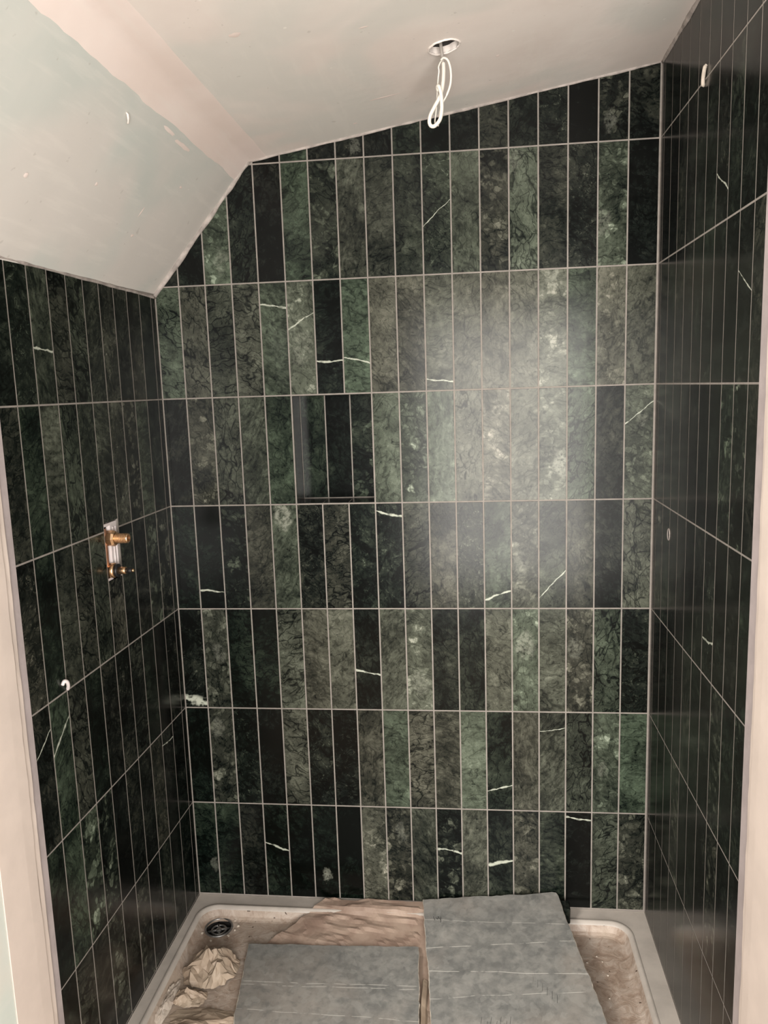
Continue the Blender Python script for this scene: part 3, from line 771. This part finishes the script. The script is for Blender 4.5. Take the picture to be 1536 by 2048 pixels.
# crumbs of mortar
def crumb_mesh(seed):
    bm = bmesh.new(); bmesh.ops.create_icosphere(bm, subdivisions=1, radius=1)
    for v in bm.verts: v.co *= .8 + .5*noise.noise(v.co*1.3 + Vector((seed, 0, 0)))
    me = bpy.data.meshes.new('mortar_crumb'); bm.to_mesh(me); bm.free(); me.materials.append(M_crumb); return me
cm = [crumb_mesh(k*3.3) for k in range(4)]
rn = random.Random(5)
def crumb(x, y, r, label, group):
    o = obj('mortar_crumb', cm[rn.randrange(4)]); o.location = (x, y, FZ + r*.4); o.scale = (r, r*rn.uniform(.7, 1.2), r*.6)
    o.rotation_euler = (0, 0, rn.uniform(0, 6)); tag(o, label, 'crumb', group)
for k, a in enumerate((10, 42, 95, 150, 185, 215, 265, 318, 350)):
    t = math.radians(a); rr = .052 + .012*rn.random()
    crumb(DX + rr*math.cos(t), DY + rr*math.sin(t)*.95, .0045 + .0025*rn.random(), 'pale mortar crumb lying round the drain', 'mortar crumbs round the drain')
for k in range(6):
    x, y = rn.uniform(1.20, 1.29), rn.uniform(-.42, -.12)
    crumb(x, y, .0025 + .002*rn.random(), 'pale mortar crumb on the dusty basin right of the slabs', 'mortar crumbs right of the slabs')

# ------------------------------------------------------------------ brass shower valve on the left wall
wu = Vector((math.cos(TL), math.sin(TL), 0)); wn_ = Vector((wu.y, -wu.x, 0))          # along the wall, and out of it
sm = (sv0 + sv1)/2
vbase = wu*sm + Vector((0, 0, -.372 + ZO))
valve = thing('shower_valve', 'brass shower valve connectors on a white plate in the left wall', 'valve', tuple(vbase))
def wp(ds, out, dz): return wu*ds + wn_*out + Vector((0, 0, dz))
def wbox(bm, s0, s1, o0, o1, z0, z1):
    v = [bm.verts.new(wp(s, o, z)) for s in (s0, s1) for o in (o0, o1) for z in (z0, z1)]
    for f in ((0, 1, 3, 2), (4, 6, 7, 5), (0, 4, 5, 1), (2, 3, 7, 6), (0, 2, 6, 4), (1, 5, 7, 3)): bm.faces.new([v[i] for i in f])
bm = bmesh.new(); wbox(bm, -.006, .030, -.012, -.001, -.068, .073); wbox(bm, -.036, -.006, -.006, -.001, .066, .073); wbox(bm, -.036, -.006, -.006, -.003, -.072, -.066)
wbox(bm, .006, .010, -.001, .0015, -.066, .060); wbox(bm, .020, .023, -.001, .0015, -.066, .060)
bmobj('plate', bm, M_white, valve)
bm = bmesh.new(); wbox(bm, -.037, .034, -.0349, -.030, -.072, .075); bmobj('recess', bm, M_dark, valve)  # dark panel painted as the shade at the back of the cut-out
bm = bmesh.new(); tube(bm, [wp(-.024, -.010, -.06), wp(-.024, -.009, 0), wp(-.024, -.010, .06)], .007, 10); bmobj('copper_pipe', bm, M_copper, valve, True)
up_c, lo_c = (-.012, .034), (-.014, -.048)
bm = bmesh.new(); lathe(bm, [(-.012, .0195), (.010, .0205), (.016, .018), (.018, .013)], wp(up_c[0], 0, up_c[1]), wn_, sides=8); bmobj('nut', bm, M_brass, valve)
bm = bmesh.new()
prof = [(.014, .0125)]
for k in range(7): prof += [(.018+.0042*k, .0130), (.0195+.0042*k, .0117)]
prof += [(.047, .0125), (.049, .0115), (.049, .0080), (.040, .0078)]
lathe(bm, prof, wp(up_c[0], 0, up_c[1]), wn_, 20); bmobj('threaded_tail', bm, M_brass, valve)
bm = bmesh.new(); lathe(bm, [(-.010, .0185), (.006, .0190), (.009, .0170), (.010, .012)], wp(lo_c[0], 0, lo_c[1]), wn_, 22); bmobj('flange', bm, M_brass, valve, True)
bm = bmesh.new(); lathe(bm, [(.010, .0165), (.0165, .0170), (.018, .0150), (.018, .009)], wp(lo_c[0], 0, lo_c[1]), wn_, 22); bmobj('rubber_washer', bm, M_rubber, valve, True)
bm = bmesh.new(); lathe(bm, [(.016, .0095), (.035, .0095), (.037, .0080)], wp(lo_c[0], 0, lo_c[1]), wn_, 20); bmobj('spindle', bm, M_brass, valve, True)
bm = bmesh.new(); lathe(bm, [(.036, .0068), (.050, .0068), (.052, .0055)], wp(lo_c[0], 0, lo_c[1]), wn_, 16); bmobj('rubber_cap', bm, M_rubber, valve, True)
bm = bmesh.new(); lathe(bm, [(.051, .0042), (.056, .0042), (.058, .0025)], wp(lo_c[0], 0, lo_c[1]), wn_, 14); bmobj('spindle_tip', bm, M_brass, valve, True)

# ------------------------------------------------------------------ cable hanging from the ceiling hole
cb0 = Vector((.852, -.418, .74 + ZO))
cable = thing('electric_cable', 'white electric cable looped and hanging from the ceiling hole', 'cable', tuple(cb0))
def cpath(pts, k=8): return spline([Vector((x, y, z + ZO)) - cb0 for x, y, z in pts], k)
Y0 = -.420
bm = bmesh.new(); tube(bm, cpath([(.843, Y0+.004, .760), (.8454, Y0, .7307), (.8485, Y0, .708), (.8495, Y0, .700)]), .0038, 10); bmobj('grey_sheath', bm, M_greycable, cable, True)
bm = bmesh.new()
tube(bm, cpath([(.8495, Y0, .705), (.8440, Y0-.004, .7005), (.8395, Y0-.006, .690), (.8400, Y0-.004, .682), (.8375, Y0, .665), (.8345, Y0+.003, .630), (.8320, Y0+.004, .605),
                (.8290, Y0+.005, .585), (.8300, Y0+.005, .575)]), .0016, 8)
bmobj('thin_core', bm, M_cable, cable, True)
bm = bmesh.new()
tube(bm, cpath([(.8455, Y0-.006, .7035), (.8510, Y0-.010, .7060), (.8600, Y0-.010, .7000), (.8655, Y0-.008, .680), (.8642, Y0-.006, .654), (.8552, Y0-.004, .632), (.8463, Y0-.002, .618),
                (.8400, Y0, .600), (.8385, Y0+.002, .585), (.8350, Y0+.002, .573)]), [.0025]*40 + [.0019]*33, 8)
bmobj('side_loop', bm, M_cable, cable, True)
bm = bmesh.new()
tube(bm, cpath([(.8500, Y0-.002, .699), (.8500, Y0-.006, .675), (.8475, Y0-.010, .650), (.8420, Y0-.012, .630), (.8290, Y0-.012, .608), (.8200, Y0-.012, .592), (.8175, Y0-.012, .578), (.8215, Y0-.012, .5700),
                (.8300, Y0-.012, .5705), (.8410, Y0-.013, .583), (.8450, Y0-.014, .605), (.8440, Y0-.016, .632), (.8400, Y0-.018, .646), (.8370, Y0-.014, .648), (.8375, Y0-.008, .642)]), .0041, 10)
bmobj('lower_loop', bm, M_cable, cable, True)

# ------------------------------------------------------------------ little spacers left in the joints
def on_left(s, z, out): return wu*s + wn_*out + Vector((0, 0, z + ZO))
ru = Vector((math.cos(TR), math.sin(TR), 0)); rnv = Vector((ru.y, -ru.x, 0))
def on_right(s, z, out): return Vector((XR, 0, 0)) + ru*s + rnv*out + Vector((0, 0, z + ZO))
bm = bmesh.new(); tube(bm, spline([on_left(-.655, -.632, .001), on_left(-.660, -.622, .006), on_left(-.668, -.610, .009), on_left(-.674, -.606, .006), on_left(-.676, -.614, .002)], 4), .0042, 8)
tag(bmobj('tile_spacer', bm, M_white, smooth=True), 'bent white plastic spacer in a left wall joint', 'tile spacer')
bm = bmesh.new(); tube(bm, spline([on_right(.396, .622, .001), on_right(.399, .628, .004), on_right(.405, .642, .005), on_right(.410, .655, .004), on_right(.412, .660, .001)], 4), [.002]*2 + [.0042]*12 + [.003]*3, 8)
tag(bmobj('tile_spacer', bm, M_crumb, smooth=True), 'pale wedge spacer in an upper right wall joint', 'tile spacer')
bm = bmesh.new(); tube(bm, [on_right(.187 + .011*math.cos(2*math.pi*k/24), -.384 + .015*math.sin(2*math.pi*k/24), .001) for k in range(25)],   .0013, 6)
tag(bmobj('spacer_ring', bm, M_caulk, smooth=True), 'small oval white ring spacer on the right wall', 'tile spacer')
